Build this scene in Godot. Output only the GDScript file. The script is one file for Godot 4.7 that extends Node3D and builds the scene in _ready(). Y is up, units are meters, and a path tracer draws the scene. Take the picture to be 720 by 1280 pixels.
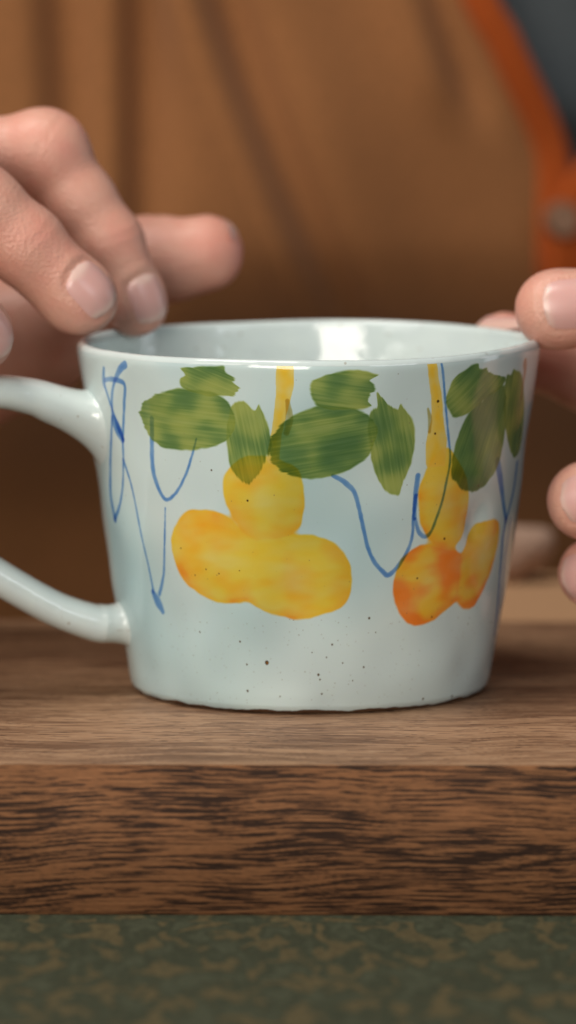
extends Node3D
# A close-up: a painted pottery mug on a dark wooden block, two hands at its rim, an aproned person behind.
# All lengths below are written in centimetres and scaled by CM when a mesh is made. Origin: under the mug, on the block's top.
const CM := 0.01

var rng := RandomNumberGenerator.new()
var mats := {}

func _ready() -> void:
	rng.seed = 7
	# --- camera, room light, lamps, exposure
	var cam := Camera3D.new()
	cam.name = "camera"
	add_child(cam)
	cam.position = Vector3(-0.44, 15.76, 99.5) * CM
	cam.rotation_degrees = Vector3(-6.95, 0, 0)
	cam.near = 0.05
	cam.far = 20.0
	var lens := CameraAttributesPhysical.new()
	lens.frustum_focal_length = 114.37
	lens.frustum_focus_distance = 0.950
	lens.frustum_near = 0.05
	lens.frustum_far = 20.0
	lens.exposure_aperture = 6.7
	cam.attributes = lens
	cam.fov = 11.98
	var env := Environment.new()
	env.background_mode = Environment.BG_COLOR
	env.background_color = Color(0.155, 0.155, 0.16)
	env.tonemap_mode = Environment.TONE_MAPPER_LINEAR
	env.tonemap_exposure = 1.0
	env.sdfgi_enabled = true
	env.ssao_enabled = true
	env.ssil_enabled = true
	var we := WorldEnvironment.new()
	we.name = "room_light"
	we.environment = env
	add_child(we)
	lamp("window_light", -19, 15, 150, Vector2(0.6, 0.6), 1.45, Color(1.0, 0.965, 0.92))
	lamp("far_window_light", -50, 20, 165, Vector2(0.6, 0.6), 0.4, Color(1.0, 0.98, 0.95))
	lamp("second_window_light", 41, 22, 170, Vector2(0.6, 0.5), 0.38, Color(0.93, 0.97, 1.0))
	lamp("side_window_light", 102, 6, 130, Vector2(0.3, 0.6), 0.14, Color(0.97, 0.98, 1.0))
	lamp("ceiling_light", -62, 66, 160, Vector2(0.75, 0.75), 2.15, Color(1.0, 0.97, 0.94))
	# --- what stands here
	make_materials()
	make_tablecloth()
	make_block()
	make_board()
	make_mug()
	make_person()

func lamp(called: String, azimuth: float, elevation: float, distance: float, size: Vector2, energy: float, tint: Color) -> void:
	var l := AreaLight3D.new()
	l.name = called
	l.area_size = size
	l.light_energy = energy
	l.light_color = tint
	l.shadow_enabled = true
	l.area_range = 6.0
	add_child(l)
	var a := deg_to_rad(azimuth)
	var e := deg_to_rad(elevation)
	l.look_at_from_position(Vector3(sin(a) * cos(e), sin(e), cos(a) * cos(e)) * distance * CM + Vector3(0, 0.04, 0), Vector3(0, 0.05, -0.05))

# ------------------------------------------------------------------ helpers
func tag(o: Node, label: String, category := "", group := "", kind := "") -> void:
	if label: o.set_meta("label", label)
	if category: o.set_meta("category", category)
	if group: o.set_meta("group", group)
	if kind: o.set_meta("kind", kind)

func obj(called: String, mesh: Mesh, material: Material, parent: Node = self) -> MeshInstance3D:
	var o := MeshInstance3D.new()
	o.name = called
	o.mesh = mesh
	if material: o.material_override = material
	parent.add_child(o, true)
	return o

func base(called: String) -> Node3D:
	var o := Node3D.new()
	o.name = called
	add_child(o, true)
	return o

func noise(freq: float, octaves := 3, seed_ := 1, kind := FastNoiseLite.TYPE_SIMPLEX_SMOOTH) -> FastNoiseLite:
	var n := FastNoiseLite.new()
	n.noise_type = kind
	n.frequency = freq
	n.seed = seed_
	n.fractal_octaves = octaves
	n.fractal_type = FastNoiseLite.FRACTAL_FBM if octaves > 1 else FastNoiseLite.FRACTAL_NONE
	return n

func std(color: Color, rough: float, spec := 0.5) -> StandardMaterial3D:
	var m := StandardMaterial3D.new()
	m.albedo_color = color
	m.roughness = rough
	m.metallic_specular = spec
	return m

func image_of(data: PackedByteArray, w: int, h: int) -> ImageTexture:
	return ImageTexture.create_from_image(Image.create_from_data(w, h, false, Image.FORMAT_RGB8, data))

func grid_mesh(p: PackedVector3Array, uv: PackedVector2Array, nu: int, nv: int, flip := false, closed_u := false) -> ArrayMesh:
	# rows of nu points, nv rows (row-major), in cm; smooth normals
	var st := SurfaceTool.new()
	var n := PackedVector3Array()
	n.resize(p.size())
	for j in nv:
		for i in nu:
			var i0 := i - 1 if i > 0 else (nu - 2 if closed_u else 0)
			var i1 := i + 1 if i < nu - 1 else (1 if closed_u else nu - 1)
			var du := p[j * nu + i1] - p[j * nu + i0]
			var dv := p[mini(j + 1, nv - 1) * nu + i] - p[maxi(j - 1, 0) * nu + i]
			var c := du.cross(dv)
			n[j * nu + i] = (c if flip else -c).normalized()
	var idx := PackedInt32Array()
	for j in nv - 1:
		for i in nu - 1:
			var a := j * nu + i
			var b := a + 1
			var c := a + nu
			var d := c + 1
			idx.append_array([a, c, b, b, c, d] if flip else [a, b, c, b, d, c])
	var q := PackedVector3Array()
	q.resize(p.size())
	for k in p.size(): q[k] = p[k] * CM
	var arr := []
	arr.resize(Mesh.ARRAY_MAX)
	arr[Mesh.ARRAY_VERTEX] = q
	arr[Mesh.ARRAY_NORMAL] = n
	arr[Mesh.ARRAY_TEX_UV] = uv
	arr[Mesh.ARRAY_INDEX] = idx
	var m := ArrayMesh.new()
	m.add_surface_from_arrays(Mesh.PRIMITIVE_TRIANGLES, arr)
	return m

func catmull(p: PackedVector2Array, each: int) -> PackedVector2Array:
	var out := PackedVector2Array()
	for i in p.size() - 1:
		for k in each:
			out.append(p[i].cubic_interpolate(p[i + 1], p[maxi(i - 1, 0)], p[mini(i + 2, p.size() - 1)], float(k) / each))
	out.append(p[-1])
	return out

# ------------------------------------------------------------------ materials
func make_materials() -> void:
	var peel := NoiseTexture2D.new()
	peel.width = 512
	peel.height = 512
	peel.seamless = true
	peel.noise = noise(0.012, 3, 3)
	peel.normalize = true
	var glaze := std(Color(0.83, 0.85, 0.845), 0.10)
	glaze.uv1_triplanar = true
	glaze.uv1_scale = Vector3.ONE * 18.0
	glaze.heightmap_enabled = true
	glaze.heightmap_texture = peel
	glaze.heightmap_scale = 0.02
	glaze.albedo_texture = speckled_glaze()
	glaze.albedo_color = Color.WHITE
	mats.glaze = glaze
	var painted := std(Color.WHITE, 0.10)
	painted.albedo_texture = paint_mug()
	mats.painted = painted
	var skin := std(Color.WHITE, 0.42, 0.45)
	skin.vertex_color_use_as_albedo = true
	skin.subsurf_scatter_enabled = true
	skin.subsurf_scatter_strength = 0.06
	var pores := NoiseTexture2D.new()
	pores.width = 512
	pores.height = 512
	pores.seamless = true
	pores.noise = noise(0.09, 3, 12, FastNoiseLite.TYPE_CELLULAR)
	skin.uv1_triplanar = true
	skin.uv1_scale = Vector3.ONE * 30.0
	skin.heightmap_enabled = true
	skin.heightmap_texture = pores
	skin.heightmap_scale = 0.022
	mats.skin = skin
	var nail := std(Color(0.80, 0.60, 0.56), 0.30, 0.5)
	nail.vertex_color_use_as_albedo = true
	nail.albedo_color = Color.WHITE
	nail.subsurf_scatter_enabled = true
	nail.subsurf_scatter_strength = 0.1
	mats.nail = nail
	mats.apron = cloth(Color(0.585, 0.39, 0.235), 60.0)
	mats.binding = cloth(Color(0.66, 0.30, 0.095), 70.0)
	mats.shirt = cloth(Color(0.47, 0.50, 0.51), 60.0)
	mats.snap = std(Color(0.52, 0.39, 0.30), 0.5)
	mats.snap.metallic = 0.5
	mats.rag = cloth(Color(0.72, 0.60, 0.52), 50.0)

func cloth(c: Color, scale_: float) -> StandardMaterial3D:
	var m := std(Color.WHITE, 0.92, 0.3)
	var w := 256
	var data := PackedByteArray()
	data.resize(w * w * 3)
	var n := noise(0.02, 3, 5)
	for y in w:
		for x in w:
			var weave := 0.93 + 0.07 * sin(x * TAU / 8.0) * sin(y * TAU / 8.0) + 0.02 * sin((x + y) * TAU / 4.0)
			var k := weave * (1.0 + 0.10 * n.get_noise_2d(x, y))
			var at := (y * w + x) * 3
			data[at] = int(clampf(c.r * k, 0, 1) * 255)
			data[at + 1] = int(clampf(c.g * k, 0, 1) * 255)
			data[at + 2] = int(clampf(c.b * k, 0, 1) * 255)
	m.albedo_texture = image_of(data, w, w)
	m.uv1_triplanar = true
	m.uv1_scale = Vector3.ONE * scale_
	m.rim_enabled = true
	m.rim = 0.2
	return m

func speckled_glaze() -> ImageTexture:
	var w := 512
	var data := PackedByteArray()
	data.resize(w * w * 3)
	var n := noise(0.01, 3, 9)
	for y in w:
		for x in w:
			var k := n.get_noise_2d(x, y) * 0.02
			var at := (y * w + x) * 3
			data[at] = int((0.77 + k) * 255)
			data[at + 1] = int((0.82 + k) * 255)
			data[at + 2] = int((0.815 + k * 0.6) * 255)
	for s in 26:
		spot(data, w, w, rng.randf() * w, rng.randf() * w, rng.randf_range(1.0, 2.2), Color(0.45, 0.36, 0.26), 0.7)
	return image_of(data, w, w)

func spot(data: PackedByteArray, w: int, h: int, cx: float, cy: float, r: float, c: Color, strength: float) -> void:
	for y in range(maxi(0, int(cy - r - 2)), mini(h, int(cy + r + 3))):
		for x in range(maxi(0, int(cx - r - 2)), mini(w, int(cx + r + 3))):
			var a := clampf(r + 0.7 - Vector2(x - cx, y - cy).length(), 0, 1) * strength
			if a > 0.0:
				var at := (y * w + x) * 3
				data[at] = int(lerpf(data[at], c.r * 255, a))
				data[at + 1] = int(lerpf(data[at + 1], c.g * 255, a))
				data[at + 2] = int(lerpf(data[at + 2], c.b * 255, a))

# ------------------------------------------------------------------ the painted decoration of the mug: half a turn (-90..90 degrees) wide, 7.3 cm high
const PW := 2048
const PH := 1024
var wet := PackedByteArray() # where a gourd is already painted
const GLAZE := Color(0.752, 0.818, 0.813)

func on_paint(a: Vector2) -> Vector2:
	return Vector2((a.x + 90.0) / 180.0 * PW, (1.0 - (a.y - 0.07 * smoothstep(6.6, 7.1, a.y)) / 7.3) * PH)

func pigment(data: PackedByteArray, at: int, c: Color, a: float) -> void:
	# glaze paint is see-through: it filters what lies under it
	data[at] = int(data[at] * lerpf(1.0, minf(1.15, c.r / GLAZE.r), a))
	data[at + 1] = int(data[at + 1] * lerpf(1.0, minf(1.15, c.g / GLAZE.g), a))
	data[at + 2] = int(data[at + 2] * lerpf(1.0, minf(1.15, c.b / GLAZE.b), a))

func body_colour(data: PackedByteArray, at: int, c: Color, a: float) -> void:
	data[at] = int(lerpf(data[at], c.r * 255, a))
	data[at + 1] = int(lerpf(data[at + 1], c.g * 255, a))
	data[at + 2] = int(lerpf(data[at + 2], c.b * 255, a))

func outline_table(shape: PackedVector2Array, c: Vector2) -> PackedFloat32Array:
	var t := PackedFloat32Array()
	t.resize(256)
	var fine := PackedVector2Array()
	var n := shape.size()
	for i in n:
		for k in 8:
			fine.append(shape[i].cubic_interpolate(shape[(i + 1) % n], shape[(i + n - 1) % n], shape[(i + 2) % n], k / 8.0))
	for k in 256:
		var dir := Vector2.from_angle(k * TAU / 256.0)
		var best := 1.0
		for i in fine.size():
			var hit = Geometry2D.segment_intersects_segment(c, c + dir * 2000.0, fine[i], fine[(i + 1) % fine.size()])
			if hit != null: best = maxf(best, c.distance_to(hit))
		t[k] = best
	return t

func brush_blob(data: PackedByteArray, shape_: PackedVector2Array, kind: int, turn: float, tone: float, seed_: int) -> void:
	var shape := PackedVector2Array()
	var c := Vector2.ZERO
	for p in shape_: shape.append(on_paint(p))
	var lo := shape[0]
	var hi := shape[0]
	for p in shape:
		lo = lo.min(p)
		hi = hi.max(p)
		c += p / shape.size()
	var table := outline_table(shape, c)
	var streak := noise(0.022, 3, seed_)
	var soft := noise(0.0065, 2, seed_ + 20)
	var ragged := noise(0.016, 2, seed_ + 40)
	var dir := Vector2.from_angle(deg_to_rad(turn))
	var side := dir.orthogonal()
	for y in range(maxi(0, int(lo.y) - 14), mini(PH, int(hi.y) + 15)):
		for x in range(maxi(0, int(lo.x) - 14), mini(PW, int(hi.x) + 15)):
			var q := Vector2(x, y) - c
			var r := q.length()
			var k := fposmod(q.angle() / TAU, 1.0) * 256.0
			var k0 := int(k) & 255
			var d := lerpf(table[k0], table[(k0 + 1) & 255], k - int(k)) - r
			d += 5.0
			if d < -14.0: continue
			var u := q.dot(dir)
			var v := q.dot(side)
			var at := (y * PW + x) * 3
			if kind == 0: # leaf: one loaded brush stroke with hair streaks and a ragged end
				var st := streak.get_noise_2d(u * 0.10, v * 1.5)
				var fine := streak.get_noise_2d(u * 0.16 + 300.0, v * 4.5)
				var along := absf(u) / maxf(r, 1.0)
				d += (st * 9.0 + fine * 5.0) * along * along * along * (1.0 if u > 0.0 else 0.3) + ragged.get_noise_2d(x, y) * 4.0
				var a := smoothstep(-3.5, 5.0, d)
				if a <= 0.0: continue
				var lo_f := soft.get_noise_2d(x, y)
				var thick := clampf(0.50 + tone + st * 0.20 + fine * 0.17 + lo_f * 0.6, 0.0, 1.0)
				var col := Color(0.51, 0.585, 0.20).lerp(Color(0.23, 0.385, 0.125), thick)
				col = col.lerp(Color(0.60, 0.62, 0.27), clampf(0.22 - tone * 2.0 - lo_f * 1.0 - fine * 0.4, 0, 0.6) * (1.0 - thick))
				var edge := smoothstep(9.0, 2.0, d) * 0.14
				var over := wet[y * PW + x] / 255.0
				body_colour(data, at, col, a * 0.48 * (1.0 - 0.6 * over))
				pigment(data, at, col, a * clampf(0.86 + edge - 0.12 * (0.5 - fine), 0, 1) * 0.70 * (1.0 - 0.7 * over))
				wet[y * PW + x] = int(maxf(over, a) * 255)

func gourd(data: PackedByteArray, lobes: Array, tones: Array, seed_: int) -> void:
	# the lobes of a gourd run together while wet: one wash, watery yellow with orange runs
	var tables := []
	var centres: Array[Vector2] = []
	var lo := Vector2(PW, PH)
	var hi := Vector2.ZERO
	for shape_ in lobes:
		var shape := PackedVector2Array()
		var c := Vector2.ZERO
		for p in shape_:
			var q := on_paint(p)
			shape.append(q)
			lo = lo.min(q)
			hi = hi.max(q)
			c += q / shape_.size()
		centres.append(c)
		tables.append(outline_table(shape, c))
	var soft := noise(0.006, 2, seed_ + 20)
	var run := noise(0.018, 2, seed_)
	var ragged := noise(0.014, 2, seed_ + 40)
	for y in range(maxi(0, int(lo.y) - 20), mini(PH, int(hi.y) + 21)):
		for x in range(maxi(0, int(lo.x) - 20), mini(PW, int(hi.x) + 21)):
			var d := -99.0
			var tone := 0.0
			var low := 0.0
			var inner := 0.0
			for k in 3:
				var q := Vector2(x, y) - centres[k]
				var r := q.length()
				var t := fposmod(q.angle() / TAU, 1.0) * 256.0
				var t0 := int(t) & 255
				var edge_r := lerpf(tables[k][t0], tables[k][(t0 + 1) & 255], t - int(t))
				var e := edge_r - r + 4.0
				if e > -30.0:
					var h := maxf(22.0 - absf(d - e), 0.0) / 22.0
					if e > d:
						tone = lerpf(tones[k], tone, h * 0.5)
						low = lerpf(q.y / edge_r, low, h * 0.5)
						inner = lerpf(r / edge_r, inner, h * 0.5)
					d = maxf(d, e) + h * h * 5.5
			d += ragged.get_noise_2d(x, y) * 4.0
			var a := smoothstep(-3.0, 5.0, d)
			if a <= 0.0: continue
			var n := soft.get_noise_2d(x, y)
			var s := run.get_noise_2d(x * 0.35 + y * 0.1, y * 0.9)
			var warm := clampf(0.14 + tone + n * 0.55 + s * 0.18 + smoothstep(40.0, 4.0, d) * 0.34 * clampf(0.35 + low, 0, 1), 0.0, 1.0)
			var col := Color(0.85, 0.71, 0.215).lerp(Color(0.87, 0.575, 0.145), warm)
			col = col.lerp(Color(0.86, 0.44, 0.15), clampf(warm * 2.0 - 1.15 + tone * 0.9, 0, 0.8))
			pigment(data, (y * PW + x) * 3, col, a * clampf(0.93 + s * 0.12 - 0.12 * smoothstep(0.6, 0.1, inner) + smoothstep(14.0, 4.0, d) * 0.05, 0, 1) * (1.0 - 0.88 * wet[y * PW + x] / 255.0))

func brush_line(data: PackedByteArray, pts_: PackedVector2Array, widths: Array, c: Color, strength: float, seed_: int) -> void:
	var pts := PackedVector2Array()
	var ws := PackedVector2Array()
	for i in pts_.size():
		pts.append(on_paint(pts_[i]))
		ws.append(Vector2(widths[i] * 3.1 * 0.5 / sqrt(maxf(cos(deg_to_rad(pts_[i].x)), 0.25)), 0))
	pts = catmull(pts, 7)
	ws = catmull(ws, 7)
	var lo := pts[0]
	var hi := pts[0]
	for p in pts:
		lo = lo.min(p)
		hi = hi.max(p)
	var x0 := maxi(0, int(lo.x) - 24)
	var y0 := maxi(0, int(lo.y) - 24)
	var w := mini(PW, int(hi.x) + 25) - x0
	var h := mini(PH, int(hi.y) + 25) - y0
	var mask := PackedFloat32Array()
	mask.resize(w * h)
	var wob := noise(0.03, 2, seed_)
	for i in pts.size() - 1:
		var a := pts[i]
		var ab := pts[i + 1] - a
		var l2 := maxf(ab.length_squared(), 0.01)
		var most := maxf(ws[i].x, ws[i + 1].x) + 3.0
		var l := a.min(pts[i + 1]) - Vector2.ONE * most
		var u := a.max(pts[i + 1]) + Vector2.ONE * most
		for y in range(maxi(0, int(l.y) - y0), mini(h, int(u.y) + 1 - y0)):
			for x in range(maxi(0, int(l.x) - x0), mini(w, int(u.x) + 1 - x0)):
				var q := Vector2(x + x0, y + y0) - a
				var t := clampf(q.dot(ab) / l2, 0, 1)
				var r := lerpf(ws[i].x, ws[i + 1].x, t) + wob.get_noise_2d(x + x0, y + y0) * 1.2
				var d := r - (q - ab * t).length()
				if d > -1.5: mask[y * w + x] = maxf(mask[y * w + x], smoothstep(-1.5, 1.5, d) * (0.80 + 0.20 * smoothstep(0.0, r, d)))
	for y in h:
		for x in w:
			var m := mask[y * w + x]
			if m > 0.0:
				pigment(data, ((y + y0) * PW + x + x0) * 3, c, m * strength * (0.90 + 0.22 * wob.get_noise_2d(x * 0.5, y * 0.5)))
				if seed_ == 80 or seed_ == 81: wet[(y + y0) * PW + x + x0] = int(m * 255)

func paint_mug() -> ImageTexture:
	var row := PackedByteArray()
	row.resize(PW * 3)
	var data := PackedByteArray()
	var tint := noise(0.010, 2, 31)
	# cells of 4x4 pixels are enough for the glaze's own slow changes of tone
	for y in PH / 4:
		for x in PW / 4:
			var fade := smoothstep(0.0, 60.0, minf(x, PW / 4 - x))
			var n := tint.get_noise_2d(x, y) * fade
			var f := tint.get_noise_2d(x * 0.4 + 900, y * 0.4) * fade
			var pool := maxf(f, 0.0)
			var r := int((GLAZE.r + n * 0.03 - pool * 0.15) * 255)
			var g := int((GLAZE.g + n * 0.03 - pool * 0.09) * 255)
			var b := int((GLAZE.b + n * 0.025 - pool * 0.065) * 255)
			for k in 4:
				var at := (x * 4 + k) * 3
				row[at] = r
				row[at + 1] = g
				row[at + 2] = b
		for k in 4: data.append_array(row)
	var kinds := blue_lines()
	for i in kinds.size():
		brush_line(data, kinds[i][0], kinds[i][1], Color(0.285, 0.475, 0.70), 0.93, 60 + i)
	wet.resize(PW * PH)
	kinds = stems()
	for i in kinds.size():
		brush_line(data, kinds[i][0], kinds[i][1], Color(0.86, 0.685, 0.17), 0.95, 80 + i)
	kinds = gourds()
	var tones := [-0.04, 0.04, -0.02, 0.06, 0.40, 0.24]
	for i in 2: gourd(data, kinds.slice(i * 3, i * 3 + 3), tones.slice(i * 3, i * 3 + 3), 100 + i)
	kinds = olive_touches()
	for i in kinds.size():
		brush_line(data, kinds[i][0], kinds[i][1], Color(0.55, 0.50, 0.20) if i < 2 else Color(0.55, 0.38, 0.25), 0.75, 90 + i)
	wet.fill(0)
	kinds = leaves()
	var turns := [20.0, 183.0, 80.0, 8.0, 170.0, -104.0, -35.0, -68.0, -88.0]
	tones = [-0.18, -0.10, -0.12, -0.08, 0.12, -0.16, 0.02, 0.2, -0.04]
	for i in kinds.size(): brush_blob(data, kinds[i], 0, turns[i], tones[i], 120 + i)
	# iron specks in the clay, and the bare foot ring
	for s in specks():
		var p := on_paint(Vector2(s.x, s.y))
		spot(data, PW, PH, p.x, p.y, s.z * 2.0, Color(0.25, 0.17, 0.09), 0.9)
		if s.z > 2.5: spot(data, PW, PH, p.x + 1.0, p.y + 1.0, s.z * 0.8, Color(0.62, 0.38, 0.10), 0.8)
	for k in 650:
		var low := rng.randf() < 0.65
		var p := on_paint(Vector2(rng.randf_range(-85, 85), rng.randf_range(0.2, 2.2) if low else rng.randf_range(0.2, 7.0)))
		spot(data, PW, PH, p.x, p.y, rng.randf_range(0.2, 1.5), Color(0.40, 0.36, 0.30), rng.randf_range(0.2, 0.75))
	var bare := noise(0.02, 3, 77)
	for x in PW:
		var h := int(14.0 + 10.0 * bare.get_noise_1d(x * 0.25))
		for y in range(PH - maxi(h, 2), PH):
			var at := (y * PW + x) * 3
			data[at] = 84
			data[at + 1] = 60
			data[at + 2] = 44
		# where the glaze has run thin along the lip the clay shows as a fine brown line
		var deg := float(x) / PW * 180.0 - 90.0
		var a := smoothstep(26.0, 36.0, deg) * smoothstep(76.0, 62.0, deg) + 0.25 * smoothstep(0.1, 0.4, bare.get_noise_1d(x * 1.5 + 4000.0))
		var y0 := (1.0 - (7.135 + 0.012 * bare.get_noise_1d(x + 900.0)) / 7.3) * PH
		for y in range(int(y0) - 2, int(y0) + 3):
			pigment(data, (y * PW + x) * 3, Color(0.36, 0.30, 0.24), clampf(a, 0, 1) * clampf(1.9 - absf(y - y0), 0, 1) * 0.8)
	return image_of(data, PW, PH)

# ------------------------------------------------------------------ outlines of the decoration: (degrees round the mug, cm above its foot)
func leaves() -> Array:
	return [
		PackedVector2Array([Vector2(-32.2, 7.06), Vector2(-27.3, 7.08), Vector2(-22.1, 7.11), Vector2(-21.4, 6.99), Vector2(-19.5, 6.87), Vector2(-19.4, 6.76), Vector2(-17.7, 6.62), Vector2(-20.4, 6.50), Vector2(-26.2, 6.49), Vector2(-31.3, 6.57), Vector2(-32.9, 6.79), Vector2(-31.2, 6.90)]),
		PackedVector2Array([Vector2(-47.7, 6.03), Vector2(-44.4, 6.27), Vector2(-39.3, 6.45), Vector2(-33.2, 6.55), Vector2(-26.2, 6.53), Vector2(-21.6, 6.40), Vector2(-19.4, 6.09), Vector2(-20.1, 5.73), Vector2(-23.1, 5.54), Vector2(-28.2, 5.43), Vector2(-34.7, 5.37), Vector2(-41.5, 5.43), Vector2(-45.6, 5.69)]),
		PackedVector2Array([Vector2(-20.8, 5.80), Vector2(-19.6, 6.23), Vector2(-16.5, 6.34), Vector2(-13.9, 6.17), Vector2(-12.7, 6.28), Vector2(-10.7, 5.82), Vector2(-10.3, 5.47), Vector2(-12.1, 5.18), Vector2(-15.0, 4.80), Vector2(-17.1, 4.76), Vector2(-19.7, 4.95), Vector2(-20.9, 5.30)]),
		PackedVector2Array([Vector2(0.3, 6.74), Vector2(3.5, 6.96), Vector2(7.7, 7.03), Vector2(12.1, 7.04), Vector2(16.0, 6.96), Vector2(13.7, 6.84), Vector2(14.9, 6.63), Vector2(13.3, 6.44), Vector2(14.2, 6.31), Vector2(8.0, 6.25), Vector2(1.9, 6.33)]),
		PackedVector2Array([Vector2(-10.2, 5.50), Vector2(-7.6, 5.84), Vector2(-2.6, 6.16), Vector2(3.3, 6.27), Vector2(10.2, 6.23), Vector2(15.3, 5.98), Vector2(16.2, 5.66), Vector2(13.6, 5.27), Vector2(7.5, 4.99), Vector2(1.4, 4.88), Vector2(-5.7, 4.96), Vector2(-9.3, 5.20)]),
		PackedVector2Array([Vector2(14.5, 6.10), Vector2(16.4, 6.27), Vector2(16.3, 6.52), Vector2(19.1, 6.27), Vector2(21.6, 6.15), Vector2(22.3, 6.26), Vector2(25.7, 5.93), Vector2(26.5, 5.50), Vector2(25.9, 5.14), Vector2(24.2, 4.72), Vector2(23.1, 4.49), Vector2(19.3, 4.66), Vector2(16.6, 5.03), Vector2(15.3, 5.46)]),
		PackedVector2Array([Vector2(35.4, 6.31), Vector2(36.1, 6.67), Vector2(39.1, 6.90), Vector2(44.0, 7.05), Vector2(45.0, 6.91), Vector2(47.9, 6.89), Vector2(49.4, 6.77), Vector2(56.2, 6.61), Vector2(54.0, 6.42), Vector2(47.8, 6.25), Vector2(41.7, 6.03), Vector2(37.7, 6.02)]),
		PackedVector2Array([Vector2(55.9, 6.45), Vector2(58.6, 6.03), Vector2(59.3, 5.60), Vector2(58.5, 5.03), Vector2(54.6, 4.62), Vector2(49.5, 4.44), Vector2(44.4, 4.49), Vector2(39.5, 4.79), Vector2(39.1, 5.08), Vector2(40.1, 5.50), Vector2(42.6, 5.92), Vector2(47.8, 6.21)]),
		PackedVector2Array([Vector2(57.3, 6.58), Vector2(59.5, 6.64), Vector2(61.0, 6.74), Vector2(63.0, 6.65), Vector2(65.7, 6.59), Vector2(69.5, 6.23), Vector2(74.0, 5.67), Vector2(74.7, 5.15), Vector2(70.3, 4.93), Vector2(66.5, 5.03), Vector2(62.2, 5.36), Vector2(58.4, 5.96)]),
	]

func gourds() -> Array:
	return [
		PackedVector2Array([Vector2(-22.8, 4.72), Vector2(-20.6, 5.05), Vector2(-16.7, 5.23), Vector2(-12.0, 5.27), Vector2(-7.0, 5.19), Vector2(-3.2, 4.98), Vector2(-1.9, 4.48), Vector2(-2.6, 3.98), Vector2(-5.0, 3.73), Vector2(-9.8, 3.58), Vector2(-15.0, 3.62), Vector2(-19.4, 3.89), Vector2(-22.1, 4.30)]),
		PackedVector2Array([Vector2(-40.3, 3.22), Vector2(-38.9, 3.72), Vector2(-34.1, 4.07), Vector2(-27.4, 4.15), Vector2(-21.5, 3.96), Vector2(-17.9, 3.68), Vector2(-13.5, 3.50), Vector2(-12.7, 2.93), Vector2(-15.6, 2.44), Vector2(-23.6, 2.30), Vector2(-31.1, 2.41), Vector2(-37.4, 2.72)]),
		PackedVector2Array([Vector2(-19.4, 3.16), Vector2(-15.0, 3.56), Vector2(-9.1, 3.67), Vector2(-1.7, 3.69), Vector2(5.1, 3.57), Vector2(9.7, 3.23), Vector2(11.3, 2.73), Vector2(9.4, 2.29), Vector2(3.8, 2.12), Vector2(-3.6, 2.02), Vector2(-10.3, 2.11), Vector2(-16.4, 2.32), Vector2(-19.7, 2.67)]),
		PackedVector2Array([Vector2(30.5, 4.89), Vector2(32.7, 5.17), Vector2(36.5, 5.34), Vector2(41.2, 5.03), Vector2(45.3, 4.57), Vector2(47.3, 3.99), Vector2(46.3, 3.54), Vector2(40.7, 3.31), Vector2(34.7, 3.48), Vector2(30.8, 3.84), Vector2(29.3, 4.41)]),
		PackedVector2Array([Vector2(23.9, 2.67), Vector2(25.1, 3.06), Vector2(28.1, 3.30), Vector2(33.0, 3.42), Vector2(39.8, 3.37), Vector2(45.9, 3.09), Vector2(48.3, 2.68), Vector2(47.3, 2.32), Vector2(43.2, 2.06), Vector2(37.4, 1.86), Vector2(32.5, 1.80), Vector2(28.1, 1.93), Vector2(25.0, 2.27)]),
		PackedVector2Array([Vector2(44.9, 2.85), Vector2(47.7, 3.26), Vector2(50.9, 3.56), Vector2(56.3, 3.70), Vector2(62.7, 3.67), Vector2(64.7, 3.45), Vector2(64.7, 3.01), Vector2(62.4, 2.60), Vector2(57.6, 2.20), Vector2(54.5, 2.01), Vector2(49.3, 2.05), Vector2(45.2, 2.41)]),
	]

func stems() -> Array:
	return [
		[PackedVector2Array([Vector2(-6.2, 7.14), Vector2(-6.1, 6.89), Vector2(-6.5, 6.54), Vector2(-7.5, 6.11), Vector2(-8.6, 5.68), Vector2(-9.5, 5.26)]), [15, 17, 14, 11, 10, 12]],
		[PackedVector2Array([Vector2(30.1, 7.15), Vector2(30.7, 6.83), Vector2(32.0, 6.40), Vector2(32.8, 5.97), Vector2(33.1, 5.54), Vector2(34.2, 5.18)]), [9, 9, 10, 12, 20, 26]],
	]

func olive_touches() -> Array:
	return [
		[PackedVector2Array([Vector2(-5.6, 6.40), Vector2(-5.2, 6.04), Vector2(-6.0, 5.76)]), [4, 7, 5]],
		[PackedVector2Array([Vector2(29.9, 6.19), Vector2(30.7, 5.98), Vector2(30.8, 5.73)]), [2, 4, 3]],
		[PackedVector2Array([Vector2(67.5, 6.87), Vector2(68.4, 6.66), Vector2(68.3, 6.34), Vector2(68.4, 6.09)]), [6, 5, 4, 2]],
	]

func ring() -> Array:
	return [
		[PackedVector2Array([Vector2(45.0, 2.10), Vector2(48.6, 1.96), Vector2(53.0, 1.91), Vector2(55.1, 2.00)]), [3, 4, 4, 3]],
	]

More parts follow.
